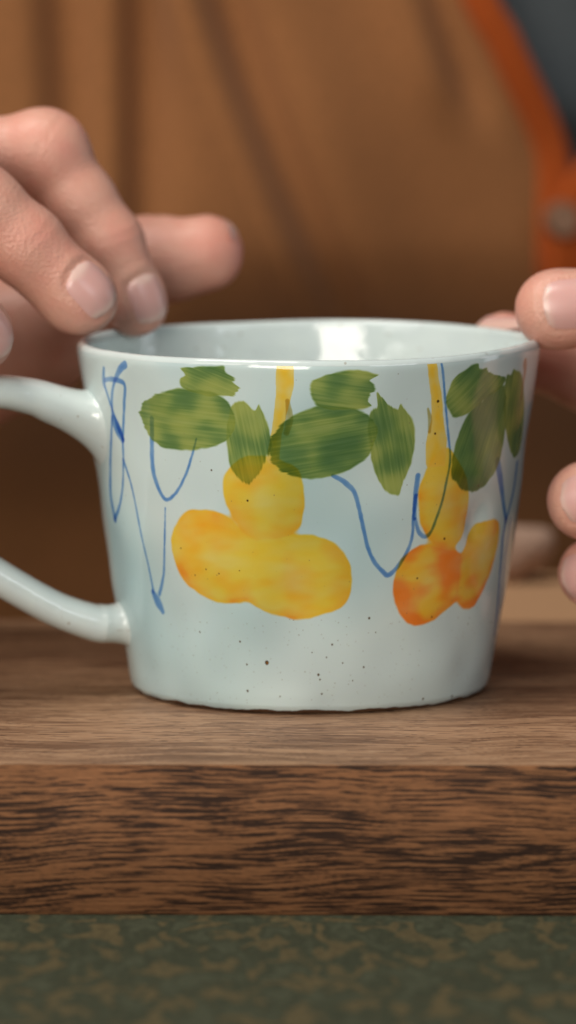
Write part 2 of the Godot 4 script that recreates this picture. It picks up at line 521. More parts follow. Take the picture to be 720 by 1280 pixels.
func blue_lines() -> Array:
	return [
		[PackedVector2Array([Vector2(-51.5, 7.05), Vector2(-54.2, 6.90), Vector2(-57.3, 6.59), Vector2(-59.4, 6.28), Vector2(-60.5, 5.90), Vector2(-63.0, 5.39), Vector2(-66.6, 4.82), Vector2(-68.4, 4.26), Vector2(-67.5, 3.89), Vector2(-66.8, 3.72)]), [6, 5, 3.2, 3, 3, 3, 3.4, 3.6, 4, 5]],
		[PackedVector2Array([Vector2(-66.8, 3.72), Vector2(-63.4, 3.97), Vector2(-60.1, 4.44), Vector2(-57.7, 5.00), Vector2(-56.9, 5.38), Vector2(-55.4, 5.82), Vector2(-54.0, 6.21), Vector2(-52.9, 6.53), Vector2(-54.4, 6.63), Vector2(-58.8, 6.64), Vector2(-61.8, 6.60)]), [4, 3, 2.6, 2.6, 2.8, 2.8, 3.2, 3.5, 4, 3.5, 3]],
		[PackedVector2Array([Vector2(-61.3, 6.89), Vector2(-62.5, 6.56), Vector2(-61.4, 6.27), Vector2(-59.7, 5.93), Vector2(-58.3, 5.69), Vector2(-56.7, 5.44)]), [2.5, 4, 2.6, 2.8, 5, 4]],
		[PackedVector2Array([Vector2(-60.0, 5.82), Vector2(-58.8, 5.64), Vector2(-57.0, 5.44)]), [6, 9, 6]],
		[PackedVector2Array([Vector2(-57.7, 5.00), Vector2(-55.1, 4.53), Vector2(-53.1, 3.84), Vector2(-52.0, 3.14), Vector2(-51.4, 2.60), Vector2(-51.1, 2.35)]), [3, 2.4, 2, 2, 2.2, 3]],
		[PackedVector2Array([Vector2(-51.4, 2.34), Vector2(-49.6, 2.15), Vector2(-47.9, 1.97)]), [4, 9, 5]],
		[PackedVector2Array([Vector2(-48.4, 2.32), Vector2(-45.4, 2.75), Vector2(-43.7, 3.25), Vector2(-42.4, 3.75), Vector2(-41.6, 4.13)]), [4, 3, 2.6, 2.2, 1.5]],
		[PackedVector2Array([Vector2(-43.6, 5.92), Vector2(-44.4, 5.46), Vector2(-44.9, 4.97), Vector2(-43.9, 4.60), Vector2(-41.1, 4.31), Vector2(-37.1, 4.48), Vector2(-33.6, 4.88), Vector2(-31.4, 5.26), Vector2(-29.8, 5.59)]), [5, 5, 5, 4.5, 3.4, 2.8, 2.6, 2.2, 1.5]],
		[PackedVector2Array([Vector2(5.6, 4.91), Vector2(8.4, 4.79), Vector2(11.3, 4.58), Vector2(12.8, 4.25), Vector2(14.3, 3.82), Vector2(15.8, 3.42), Vector2(17.8, 3.13), Vector2(20.5, 2.92), Vector2(22.1, 2.86), Vector2(24.7, 3.03), Vector2(27.1, 3.34), Vector2(28.1, 3.66), Vector2(27.9, 4.02), Vector2(28.3, 4.45)]), [3, 5, 4.5, 4, 4, 4, 4, 4.5, 4.5, 4, 3.6, 3.2, 3.2, 4]],
		[PackedVector2Array([Vector2(28.5, 4.85), Vector2(28.2, 4.49), Vector2(28.3, 3.99)]), [5, 5, 4]],
		[PackedVector2Array([Vector2(28.6, 3.98), Vector2(29.7, 3.73), Vector2(31.8, 3.60), Vector2(33.7, 3.67), Vector2(35.5, 3.99), Vector2(36.8, 4.34), Vector2(37.4, 4.69), Vector2(37.9, 4.98), Vector2(37.8, 5.23), Vector2(36.3, 5.74), Vector2(34.8, 6.24), Vector2(33.7, 6.68), Vector2(32.7, 7.14)]), [3, 4, 4, 3.4, 3, 2.8, 2.8, 2.6, 2.6, 2.4, 2.4, 2.4, 2.4]],
		[PackedVector2Array([Vector2(57.3, 4.93), Vector2(61.0, 4.50), Vector2(65.1, 4.03), Vector2(69.0, 3.63)]), [7, 7, 5, 4]],
		[PackedVector2Array([Vector2(73.1, 4.73), Vector2(73.5, 4.29), Vector2(71.4, 3.92), Vector2(69.0, 3.63)]), [5, 4.5, 4, 4]],
		[PackedVector2Array([Vector2(68.8, 3.65), Vector2(68.4, 3.29), Vector2(69.8, 2.77), Vector2(70.9, 2.24), Vector2(72.4, 1.63), Vector2(73.6, 1.24)]), [4.5, 4, 4, 4, 4, 3]],
		[PackedVector2Array([Vector2(73.5, 3.60), Vector2(72.9, 3.02), Vector2(74.1, 2.49), Vector2(76.0, 1.80)]), [3, 3, 3, 2]],
	]

func specks() -> Array[Vector3]:
	return [
		Vector3(-13.0, 1.08, 3.2), Vector3(-20.7, 1.50, 1.4), Vector3(-19.1, 1.03, 1.3), Vector3(-19.4, 0.48, 1.6), Vector3(-33.4, 1.64, 1.2), Vector3(2.4, 0.85, 1.8), Vector3(4.7, 1.21, 1.0), Vector3(17.0, 1.99, 1.7), Vector3(6.3, 1.47, 1.4), Vector3(9.5, 1.09, 1.0), Vector3(15.9, 0.99, 1.4), Vector3(2.9, 0.75, 1.2), Vector3(3.5, 0.45, 1.3), Vector3(37.7, 0.22, 1.8), Vector3(51.1, 0.17, 2.0), Vector3(-24.9, -0.04, 2.2), Vector3(-8.2, -0.06, 1.8), Vector3(19.0, -0.03, 1.5), Vector3(32.5, 5.68, 1.6), Vector3(38.8, 3.51, 1.8), Vector3(50.0, 4.50, 1.4), Vector3(31.0, 2.75, 1.4), Vector3(37.3, 1.92, 1.4), Vector3(-37.2, 3.34, 1.0), Vector3(-29.4, 2.95, 1.0), Vector3(-25.5, 2.88, 1.0), Vector3(-16.6, 4.38, 1.5), Vector3(-26.1, 4.97, 1.2), Vector3(32.5, 6.33, 2.0), Vector3(-33.2, 2.81, 1.0), Vector3(-19.5, 2.96, 0.8), Vector3(53.3, 1.65, 0.9), Vector3(67.5, 1.56, 1.2), Vector3(19.2, 1.69, 0.8), Vector3(0.5, 1.31, 0.8), Vector3(-9.3, 0.39, 0.9), Vector3(12.7, 0.72, 0.9),
	]

# ------------------------------------------------------------------ mug
const OUT_H: Array[float] = [0.0, 0.04, 0.15, 0.35, 0.6, 1.0, 2.3, 3.0, 4.0, 5.0, 6.0, 6.9, 7.05, 7.15, 7.2]
const OUT_R: Array[float] = [3.48, 3.59, 3.68, 3.74, 3.79, 3.86, 4.08, 4.18, 4.31, 4.44, 4.57, 4.70, 4.715, 4.69, 4.61]

var dents := noise(0.34, 2, 41)
var wobble := noise(0.16, 1, 42)

func wall_r(h: float) -> float:
	for i in OUT_H.size() - 1:
		if h <= OUT_H[i + 1]:
			return lerpf(OUT_R[i], OUT_R[i + 1], clampf((h - OUT_H[i]) / (OUT_H[i + 1] - OUT_H[i]), 0, 1))
	return OUT_R[-1]

func uneven(dir: Vector3, h: float) -> float:
	# thumb-pressed and hand-thrown: shallow hollows, a few deeper dents
	var p := dir * 4.3 + Vector3(0, h, 0)
	var d := dents.get_noise_3d(p.x, p.y * 0.8, p.z) * 0.08 * smoothstep(0.0, 0.8, h)
	for s: Vector4 in [Vector4(52, 3.75, 0.42, 0.13), Vector4(2, 3.7, 0.9, 0.05), Vector4(-3, 1.2, 0.9, 0.05), Vector4(5, 0.18, 0.28, 0.035), Vector4(28, 1.6, 1.1, 0.04), Vector4(-64, 4.6, 0.8, 0.03)]:
		var c := Vector3(sin(deg_to_rad(s.x)), 0, cos(deg_to_rad(s.x))) * 4.3 + Vector3(0, s.y, 0)
		d -= s.w * exp(-p.distance_squared_to(c) / (s.z * s.z))
	return d

func make_mug() -> void:
	var mug := base("mug")
	tag(mug, "white speckled pottery mug painted with yellow gourds, green leaves and blue tendrils", "mug")
	# outer wall from the foot up to the lip
	var rows: Array[float] = []
	for i in 5: rows.append([0.0, 0.02, 0.05, 0.09, 0.15][i])
	var h := 0.2
	while h < 6.95:
		rows.append(h)
		h += 0.11
	for top: float in [6.95, 7.0, 7.05, 7.09]: rows.append(top)
	var n := 289
	var p := PackedVector3Array()
	var uv := PackedVector2Array()
	for hh in rows:
		for i in n:
			var a := TAU * i / (n - 1) - PI
			var dir := Vector3(sin(a), 0, cos(a))
			p.append(dir * (wall_smooth(hh) + uneven(dir, hh)) + Vector3(0, hh + lip_height(dir) * hh / 7.2, 0))
			uv.append(Vector2(a / PI + 0.5, 1.0 - hh / 7.3))
	var m := grid_mesh(p, uv, n, rows.size(), false, true)
	m.surface_set_material(0, mats.painted)
	# lip and inside, then underneath
	var inner := PackedVector2Array([Vector2(4.706, 7.09), Vector2(4.692, 7.13), Vector2(4.655, 7.18), Vector2(4.595, 7.2), Vector2(4.535, 7.175), Vector2(4.49, 7.11), Vector2(4.465, 7.0), Vector2(4.41, 6.6), Vector2(4.28, 5.6), Vector2(4.02, 3.6), Vector2(3.75, 1.7), Vector2(3.55, 1.0), Vector2(3.1, 0.62), Vector2(2.2, 0.5), Vector2(0.02, 0.48)])
	lathe(m, catmull(inner, 5), n, 1.0)
	m.surface_set_material(1, mats.glaze)
	lathe(m, PackedVector2Array([Vector2(0.02, 0.16), Vector2(2.9, 0.15), Vector2(3.05, 0.08), Vector2(3.15, 0.0), Vector2(3.48, 0.0)]), n, 0.0)
	var bare := std(Color(0.55, 0.46, 0.36), 0.8)
	m.surface_set_material(2, bare)
	obj("cup", m, null, mug)
	obj("handle", handle_mesh(), mats.glaze, mug)

func wall_smooth(h: float) -> float:
	return (wall_r(h - 0.05) + 2.0 * wall_r(h) + wall_r(h + 0.05)) / 4.0 if h > 0.2 else wall_r(h)

func lip_height(dir: Vector3) -> float:
	return wobble.get_noise_3d(dir.x * 4.0, 3.0, dir.z * 4.0) * 0.05

func lathe(m: ArrayMesh, profile: PackedVector2Array, n: int, dented: float) -> void:
	var p := PackedVector3Array()
	var uv := PackedVector2Array()
	for q in profile:
		for i in n:
			var a := TAU * i / (n - 1) - PI
			var dir := Vector3(sin(a), 0, cos(a))
			var near_out := smoothstep(4.3, 4.7, q.x)
			p.append(dir * (q.x + dented * uneven(dir, q.y) * lerpf(0.03, 1.0, near_out) * smoothstep(0.0, 3.0, q.x)) + Vector3(0, q.y + dented * lip_height(dir) * q.y / 7.2, 0))
			uv.append(Vector2(float(i) / n, q.y))
	var g := grid_mesh(p, uv, n, profile.size(), false, true)
	m.add_surface_from_arrays(Mesh.PRIMITIVE_TRIANGLES, g.surface_get_arrays(0))

func handle_mesh() -> ArrayMesh:
	# (out from the mug's axis, height), then half its thickness and half its width
	var path := PackedVector2Array([Vector2(5.45, 6.03), Vector2(5.8, 6.15), Vector2(6.5, 6.26), Vector2(7.45, 6.18), Vector2(8.2, 5.6), Vector2(8.5, 4.8), Vector2(8.28, 3.98), Vector2(7.55, 3.25), Vector2(6.5, 2.5), Vector2(5.4, 1.84), Vector2(4.62, 1.52), Vector2(4.35, 1.46)])
	var size := PackedVector2Array([Vector2(0.40, 0.66), Vector2(0.365, 0.64), Vector2(0.335, 0.62), Vector2(0.33, 0.6), Vector2(0.33, 0.6), Vector2(0.34, 0.6), Vector2(0.37, 0.6), Vector2(0.36, 0.59), Vector2(0.36, 0.59), Vector2(0.355, 0.59), Vector2(0.375, 0.60), Vector2(0.39, 0.62)])
	path = catmull(path, 8)
	size = catmull(size, 8)
	var out := Vector3(-cos(deg_to_rad(13)), 0, sin(deg_to_rad(13)))
	var across := Vector3(sin(deg_to_rad(13)), 0, cos(deg_to_rad(13)))
	var lump := noise(0.5, 2, 55)
	var rings: Array[PackedVector3Array] = []
	var n := 61
	for j in path.size():
		var t := (path[mini(j + 1, path.size() - 1)] - path[maxi(j - 1, 0)]).normalized()
		var nn := Vector2(-t.y, t.x)
		var ring := PackedVector3Array()
		for i in n:
			var a := TAU * i / (n - 1)
			var c := cos(a)
			var s := sin(a)
			var k := pow(pow(absf(c), 2.3) + pow(absf(s), 2.3), -1.0 / 2.3)
			var q := path[j] + nn * size[j].x * c * k
			var v := out * q.x + Vector3(0, q.y, 0) + across * size[j].y * s * k
			ring.append(v + v.normalized() * lump.get_noise_3d(v.x, v.y, v.z) * 0.03)
		rings.append(ring)
	# both ends run out into the wall in a soft fillet
	for end in 2:
		var first: PackedVector3Array = rings[0] if end == 0 else rings[-1]
		var mid := Vector2(5.52, 0.0) if end == 0 else Vector2(1.43, 0.0)
		var reach := Vector2(0.92, 0.95) if end == 0 else Vector2(0.50, 0.74)
		for k in range(1, 13):
			var t := k / 12.0
			var ring := PackedVector3Array()
			for i in n:
				var s0 := first[i]
				var centre := Vector3.ZERO
				for q in first: centre += q / first.size()
				var off := s0 - centre
				var dir2 := Vector2(off.dot(across) / (0.66), off.y / (0.42 if end == 0 else 0.45))
				dir2 = dir2.normalized()
				var tall := reach.x * (0.82 if end == 0 and dir2.y > 0.0 else 1.0)
				var e := on_wall(mid.x + dir2.y * tall, dir2.x * reach.y, out, across, -0.03)
				var inner := on_wall(lerpf(s0.y, mid.x + dir2.y * tall * 0.72, 0.6), dir2.x * reach.y * 0.70, out, across, 0.04)
				ring.append(s0 * (1 - t) * (1 - t) + inner * 2.0 * t * (1 - t) + e * t * t)
			if end == 0: rings.push_front(ring)
			else: rings.append(ring)
	var p := PackedVector3Array()
	var uv := PackedVector2Array()
	for j in rings.size():
		p.append_array(rings[j])
		for i in n: uv.append(Vector2(float(i) / n, float(j) / 20.0))
	return grid_mesh(p, uv, n, rings.size(), false, true)

func on_wall(h: float, side: float, out: Vector3, across: Vector3, proud: float) -> Vector3:
	var a := side / 4.3
	var dir := out * cos(a) + across * sin(a)
	return dir * (wall_smooth(h) + uneven(dir, h) + proud) + Vector3(0, h, 0)

# ------------------------------------------------------------------ block, board and tablecloth
func streaked_wood() -> ImageTexture:
	var w := 2048
	var h := 192
	var data := PackedByteArray()
	data.resize(w * h * 3)
	var lens_ := noise(0.02, 3, 61)
	var bend := noise(0.0018, 2, 62)
	var fine := noise(0.05, 2, 63)
	var broad := noise(0.004, 2, 64)
	for y in h:
		for x in w:
			var yy := y + bend.get_noise_2d(x, y * 2.5) * 13.0 + x * 0.012
			var s := lens_.get_noise_2d(x * 0.44, yy * 12.5)
			var f := fine.get_noise_2d(x * 0.16, yy * 8.5)
			var b := broad.get_noise_2d(x, yy * 4.0)
			var rough_end := fine.get_noise_2d(x * 1.4, yy * 6.0 + 900.0)
			var dark := smoothstep(-0.07, 0.24, s + b * 0.40 + f * 0.34 + rough_end * 0.16)
			var k := 1.0 + 0.16 * f + 0.10 * rough_end
			var c := Color(0.455, 0.31, 0.205).lerp(Color(0.165, 0.118, 0.093), dark * 0.92)
			c = c.lerp(Color(0.50, 0.355, 0.24), clampf(-s * 1.6 - 0.25, 0, 0.5))
			var at := (y * w + x) * 3
			data[at] = int(clampf(c.r * k, 0, 1) * 255)
			data[at + 1] = int(clampf(c.g * k, 0, 1) * 255)
			data[at + 2] = int(clampf(c.b * k, 0, 1) * 255)
	return image_of(data, w, h)

func planed_wood() -> ImageTexture:
	var w := 2048
	var h := 512
	var data := PackedByteArray()
	data.resize(w * h * 3)
	var grain := noise(0.02, 3, 71)
	var pore := noise(0.05, 1, 72)
	var broad := noise(0.003, 2, 73)
	for y in h:
		for x in w:
			var yy := y + broad.get_noise_2d(x * 0.7, y) * 16.0
			var g := grain.get_noise_2d(x * 0.10, yy * 2.4)
			var f := grain.get_noise_2d(x * 0.35 + 700.0, yy * 8.0)
			var p := pore.get_noise_2d(x * 0.42, yy * 11.0)
			var b := broad.get_noise_2d(x * 0.8, yy * 3.0)
			var dark := clampf(0.35 + g * 0.8 + b * 0.6 + f * 0.7, 0, 1)
			var c := Color(0.62, 0.49, 0.375).lerp(Color(0.41, 0.295, 0.215), dark)
			c = c.lerp(Color(0.22, 0.14, 0.10), smoothstep(0.52, 0.8, p) * 0.75)
			c = c.lerp(Color(0.80, 0.70, 0.58), smoothstep(0.55, 0.8, -p) * 0.4)
			var at := (y * w + x) * 3
			data[at] = int(c.r * 255)
			data[at + 1] = int(c.g * 255)
			data[at + 2] = int(c.b * 255)
	spot(data, w, h, 0.30 * w, 0.955 * h, 4, Color(0.15, 0.1, 0.08), 0.8)
	return image_of(data, w, h)

func slab(size: Vector3, edge: float, top: Material, sides: Material) -> ArrayMesh:
	# a plank with softened edges, its base in the middle of its underside; top and sides have materials of their own
	var m := ArrayMesh.new()
	var x := size.x / 2
	var z := size.z / 2
	var lo := edge
	var hi := size.y - edge
	var n := 24
	var st := SurfaceTool.new()
	st.begin(Mesh.PRIMITIVE_TRIANGLES)
	quad(st, Vector3(-x + edge, size.y, z - edge), Vector3(x - edge, size.y, z - edge), Vector3(x - edge, size.y, -z + edge), Vector3(-x + edge, size.y, -z + edge), Rect2(0, 1, 1, -1))
	st.generate_normals()
	st.set_material(top)
	st.commit(m)
	st = SurfaceTool.new()
	st.begin(Mesh.PRIMITIVE_TRIANGLES)
	var ring := [Vector3(-x, 0, z), Vector3(x, 0, z), Vector3(x, 0, -z), Vector3(-x, 0, -z)]
	var wear := noise(0.35, 3, 66)
	for k in 4:
		var a: Vector3 = ring[k]
		var b: Vector3 = ring[(k + 1) % 4]
		var t := (b - a).normalized()
		var o := Vector3(-t.z, 0, t.x) * -1.0
		if o.dot(a + b) < 0: o = -o
		var a0 := a + t * edge
		var b0 := b - t * edge
		var steps := n * 4 if k == 0 else 4
		for i in steps:
			var p := a0.lerp(b0, float(i) / steps)
			var q := a0.lerp(b0, float(i + 1) / steps)
			var u0 := float(i) / steps
			var u1 := float(i + 1) / steps
			var e0 := edge * (0.8 + 1.1 * wear.get_noise_2d(p.x, p.z))
			var e1 := edge * (0.8 + 1.1 * wear.get_noise_2d(q.x, q.z))
			var v := edge / size.y
			quad(st, p + Vector3(0, lo, 0), q + Vector3(0, lo, 0), q + Vector3(0, size.y - e1, 0), p + Vector3(0, size.y - e0, 0), Rect2(u0, 1.0 - v, u1 - u0, -(1.0 - 2 * v)))
			quad(st, p + Vector3(0, size.y - e0, 0), q + Vector3(0, size.y - e1, 0), q - o * edge + Vector3(0, size.y, 0), p - o * edge + Vector3(0, size.y, 0), Rect2(u0, v, u1 - u0, -v))
			quad(st, p - o * edge, q - o * edge, q + Vector3(0, lo, 0), p + Vector3(0, lo, 0), Rect2(u0, 1.0, u1 - u0, -v))
		var c0 := b0
		var c1 := b - t * edge - o * edge + t * edge
		var nxt: Vector3 = ring[(k + 2) % 4]
		var t2 := (nxt - b).normalized()
		c1 = b + t2 * edge
		quad(st, c0 + Vector3(0, lo, 0), c1 + Vector3(0, lo, 0), c1 + Vector3(0, hi, 0), c0 + Vector3(0, hi, 0), Rect2(0, 1, 0.01, -1))
	quad(st, Vector3(-x + edge, 0, -z + edge), Vector3(x - edge, 0, -z + edge), Vector3(x - edge, 0, z - edge), Vector3(-x + edge, 0, z - edge), Rect2(0, 0, 1, 1))
	st.generate_normals()
	st.set_material(sides)
	st.commit(m)
	return m

func quad(st: SurfaceTool, a: Vector3, b: Vector3, c: Vector3, d: Vector3, r: Rect2) -> void:
	# a, b, c, d run counter-clockwise as seen from outside
	var uvs := [r.position, Vector2(r.end.x, r.position.y), r.end, Vector2(r.position.x, r.end.y)]
	var pts := [a, b, c, d]
	for i in [0, 2, 1, 0, 3, 2]:
		st.set_uv(uvs[i])
		st.add_vertex(pts[i] * CM)

func make_block() -> void:
	var top := std(Color.WHITE, 0.55, 0.35)
	top.albedo_texture = planed_wood()
	top.heightmap_enabled = true
	top.heightmap_texture = top.albedo_texture
	top.heightmap_scale = 0.02
	var sides := std(Color.WHITE, 0.72, 0.22)
	sides.albedo_texture = streaked_wood()
	sides.heightmap_enabled = true
	sides.heightmap_texture = sides.albedo_texture
	sides.heightmap_scale = 0.015
	var b := obj("wooden_block", slab(Vector3(34, 2.86, 19.0), 0.07, top, sides), null)
	b.position = Vector3(0.0, -2.86, -0.08) * CM
	b.rotation_degrees.y = -0.7
	tag(b, "thick dark streaky wooden block the mug stands on", "wooden block")

func make_board() -> void:
	var m := std(Color(0.72, 0.57, 0.43), 0.7, 0.3)
	var b := obj("wooden_board", slab(Vector3(13, 2.5, 9.5), 0.15, m, m), null)
	b.position = Vector3(9.2, -2.86, -15.6) * CM
	b.rotation_degrees.y = 2.0
	tag(b, "light tan wooden board lying out of focus behind the dark block", "board")
	# a scrap of cloth crumpled on it
	var f := Flesh.new()
	for k in 9: f.bone(Vector3(rng.randf_range(-0.5, 0.5), 0.35 + rng.randf_range(-0.15, 0.3), rng.randf_range(-0.5, 0.5)), Vector3(rng.randf_range(-0.9, 0.9), 0.3 + rng.randf_range(-0.1, 0.6), rng.randf_range(-0.7, 0.7)), 0.26, 0.2, 1)
	var st := SurfaceTool.new()
	st.begin(Mesh.PRIMITIVE_TRIANGLES)
	net(st, f, Vector3(-1.5, -0.4, -1.5), Vector3(1.5, 1.8, 1.5), 0.12, 0, false, func(_p): return Color.WHITE)
	var rag := obj("cloth_scrap", st.commit(), mats.rag)
	rag.position = Vector3(4.85, -0.3, -19.0) * CM
	rag.scale = Vector3.ONE * 1.25
	tag(rag, "small crumpled pale cloth scrap lying on the tan board", "cloth scrap")

func make_tablecloth() -> void:
	var w := 1024
	var data := PackedByteArray()
	data.resize(w * w * 3)
	var big := noise(0.012, 2, 81)
	var curl := noise(0.020, 2, 82)
	var fine := noise(0.06, 2, 83)
	for y in w:
		for x in w:
			var qx := x + 30.0 * big.get_noise_2d(x, y)
			var qy := y + 30.0 * big.get_noise_2d(x + 500, y)
			var a := curl.get_noise_2d(qx, qy)
			var b := big.get_noise_2d(qx * 1.1 + 90, qy * 1.1)
			var vine := smoothstep(0.09, 0.03, absf(a)) * smoothstep(-0.15, 0.1, b)
			var flower := smoothstep(0.14, 0.36, b + 0.25 * a)
			var f := fine.get_noise_2d(x, y)
			var c := Color(0.205, 0.222, 0.165).lerp(Color(0.41, 0.335, 0.215), clampf(vine * 0.35 + flower * 0.5, 0, 0.55))
			c = c.lerp(Color(0.28, 0.295, 0.23), smoothstep(0.2, 0.4, -b) * 0.5)
			var k := 1.0 + f * 0.14
			var at := (y * w + x) * 3
			data[at] = int(clampf(c.r * k, 0, 1) * 255)
			data[at + 1] = int(clampf(c.g * k, 0, 1) * 255)
			data[at + 2] = int(clampf(c.b * k, 0, 1) * 255)
	var m := std(Color.WHITE, 0.75, 0.3)
	m.albedo_texture = image_of(data, w, w)
	m.uv1_triplanar = true
	m.uv1_scale = Vector3(8.5, 8.5, 4.2)
	var t := obj("tablecloth", slab(Vector3(110, 0.4, 62), 0.1, m, m), null)
	t.position = Vector3(0, -3.26, 10) * CM
	tag(t, "dark green tablecloth with a tan vine and flower print under the block", "tablecloth")

# ------------------------------------------------------------------ bodies: tapered bones joined smoothly, meshed as surface nets
class Flesh:
	var a := PackedVector3Array()
	var ab := PackedVector3Array()
	var il := PackedFloat32Array()
	var ra := PackedFloat32Array()
	var rd := PackedFloat32Array()
	var group := PackedInt32Array()
	var k_in := 0.35
	var k_palm := 0.7
	var folds: Array = []   # [place, along, dorsal, depth, width]
	var nails: Array = []   # [place, along, side, dorsal, half width, half length]
	var red: Array = []     # [place, reach, strength]

	func bone(p: Vector3, q: Vector3, r0: float, r1: float, g: int) -> void:
		a.append(p)
		ab.append(q - p)
		il.append(1.0 / maxf((q - p).length_squared(), 1e-6))
		ra.append(r0)
		rd.append(r1 - r0)
		group.append(g)

	func bone_d(i: int, p: Vector3) -> float:
		var q := p - a[i]
		var t := clampf(q.dot(ab[i]) * il[i], 0.0, 1.0)
		return (q - ab[i] * t).length() - ra[i] - rd[i] * t

	static func smin(x: float, y: float, k: float) -> float:
		var h := maxf(k - absf(x - y), 0.0)
		return minf(x, y) - h * h * 0.25 / k

	func field(p: Vector3, ids: PackedInt32Array) -> float:
		var palm := 9.0
		var best := 9.0
		var cur := 9.0
		var g := 0
		for i in ids:
			if group[i] != g:
				if g > 0: best = smin(best, smin(cur, palm, k_palm), 0.06)
				g = group[i]
				cur = 9.0
			var d := bone_d(i, p)
			if g == 0: palm = smin(palm, d, 1.0)
			else: cur = smin(cur, d, k_in)
		if g > 0: best = smin(best, smin(cur, palm, k_palm), 0.06)
		return minf(best, palm)

	func detail(p: Vector3) -> float:
		var e := 0.0
		for f in folds:
			var q: Vector3 = p - f[0]
			if q.length_squared() > 1.7: continue
			var up: float = q.dot(f[2])
			if up < 0.1: continue
			var u: float = q.dot(f[1]) + 0.05 * sin(q.dot(f[1].cross(f[2])) * 4.0 + f[4] * 40.0)
			var lines := 0.0
			for k in 3: lines += [0.55, 1.0, 0.35][k] * exp(-pow((u - (k - 1) * 0.24) / 0.075, 2.0))
			e += f[3] * lines * smoothstep(0.1, 0.5, up) * smoothstep(1.0, 0.5, absf(q.dot(f[1].cross(f[2])))) - f[3] * 0.9 * exp(-pow(u / (f[4] * 4.5), 2.0))
		for n in nails:
			var q: Vector3 = p - n[0]
			if q.length_squared() > 1.5: continue
			var up: float = q.dot(n[3])
			if up < -0.15: continue
			var u: float = q.dot(n[2]) / n[4]
			var v: float = q.dot(n[1]) / n[5]
			var r := pow(pow(absf(u), 3.0) + pow(absf(v), 3.0), 1.0 / 3.0)
			e += 0.032 * exp(-pow((r - 1.04) / 0.12, 2.0)) - 0.018 * exp(-pow((r - 1.28) / 0.18, 2.0)) + 0.012 * smoothstep(1.05, 0.85, r)
			
		return e

	func all_ids() -> PackedInt32Array:
		return PackedInt32Array(range(a.size()))

	func full(p: Vector3) -> float:
		return field(p, all_ids()) + detail(p)

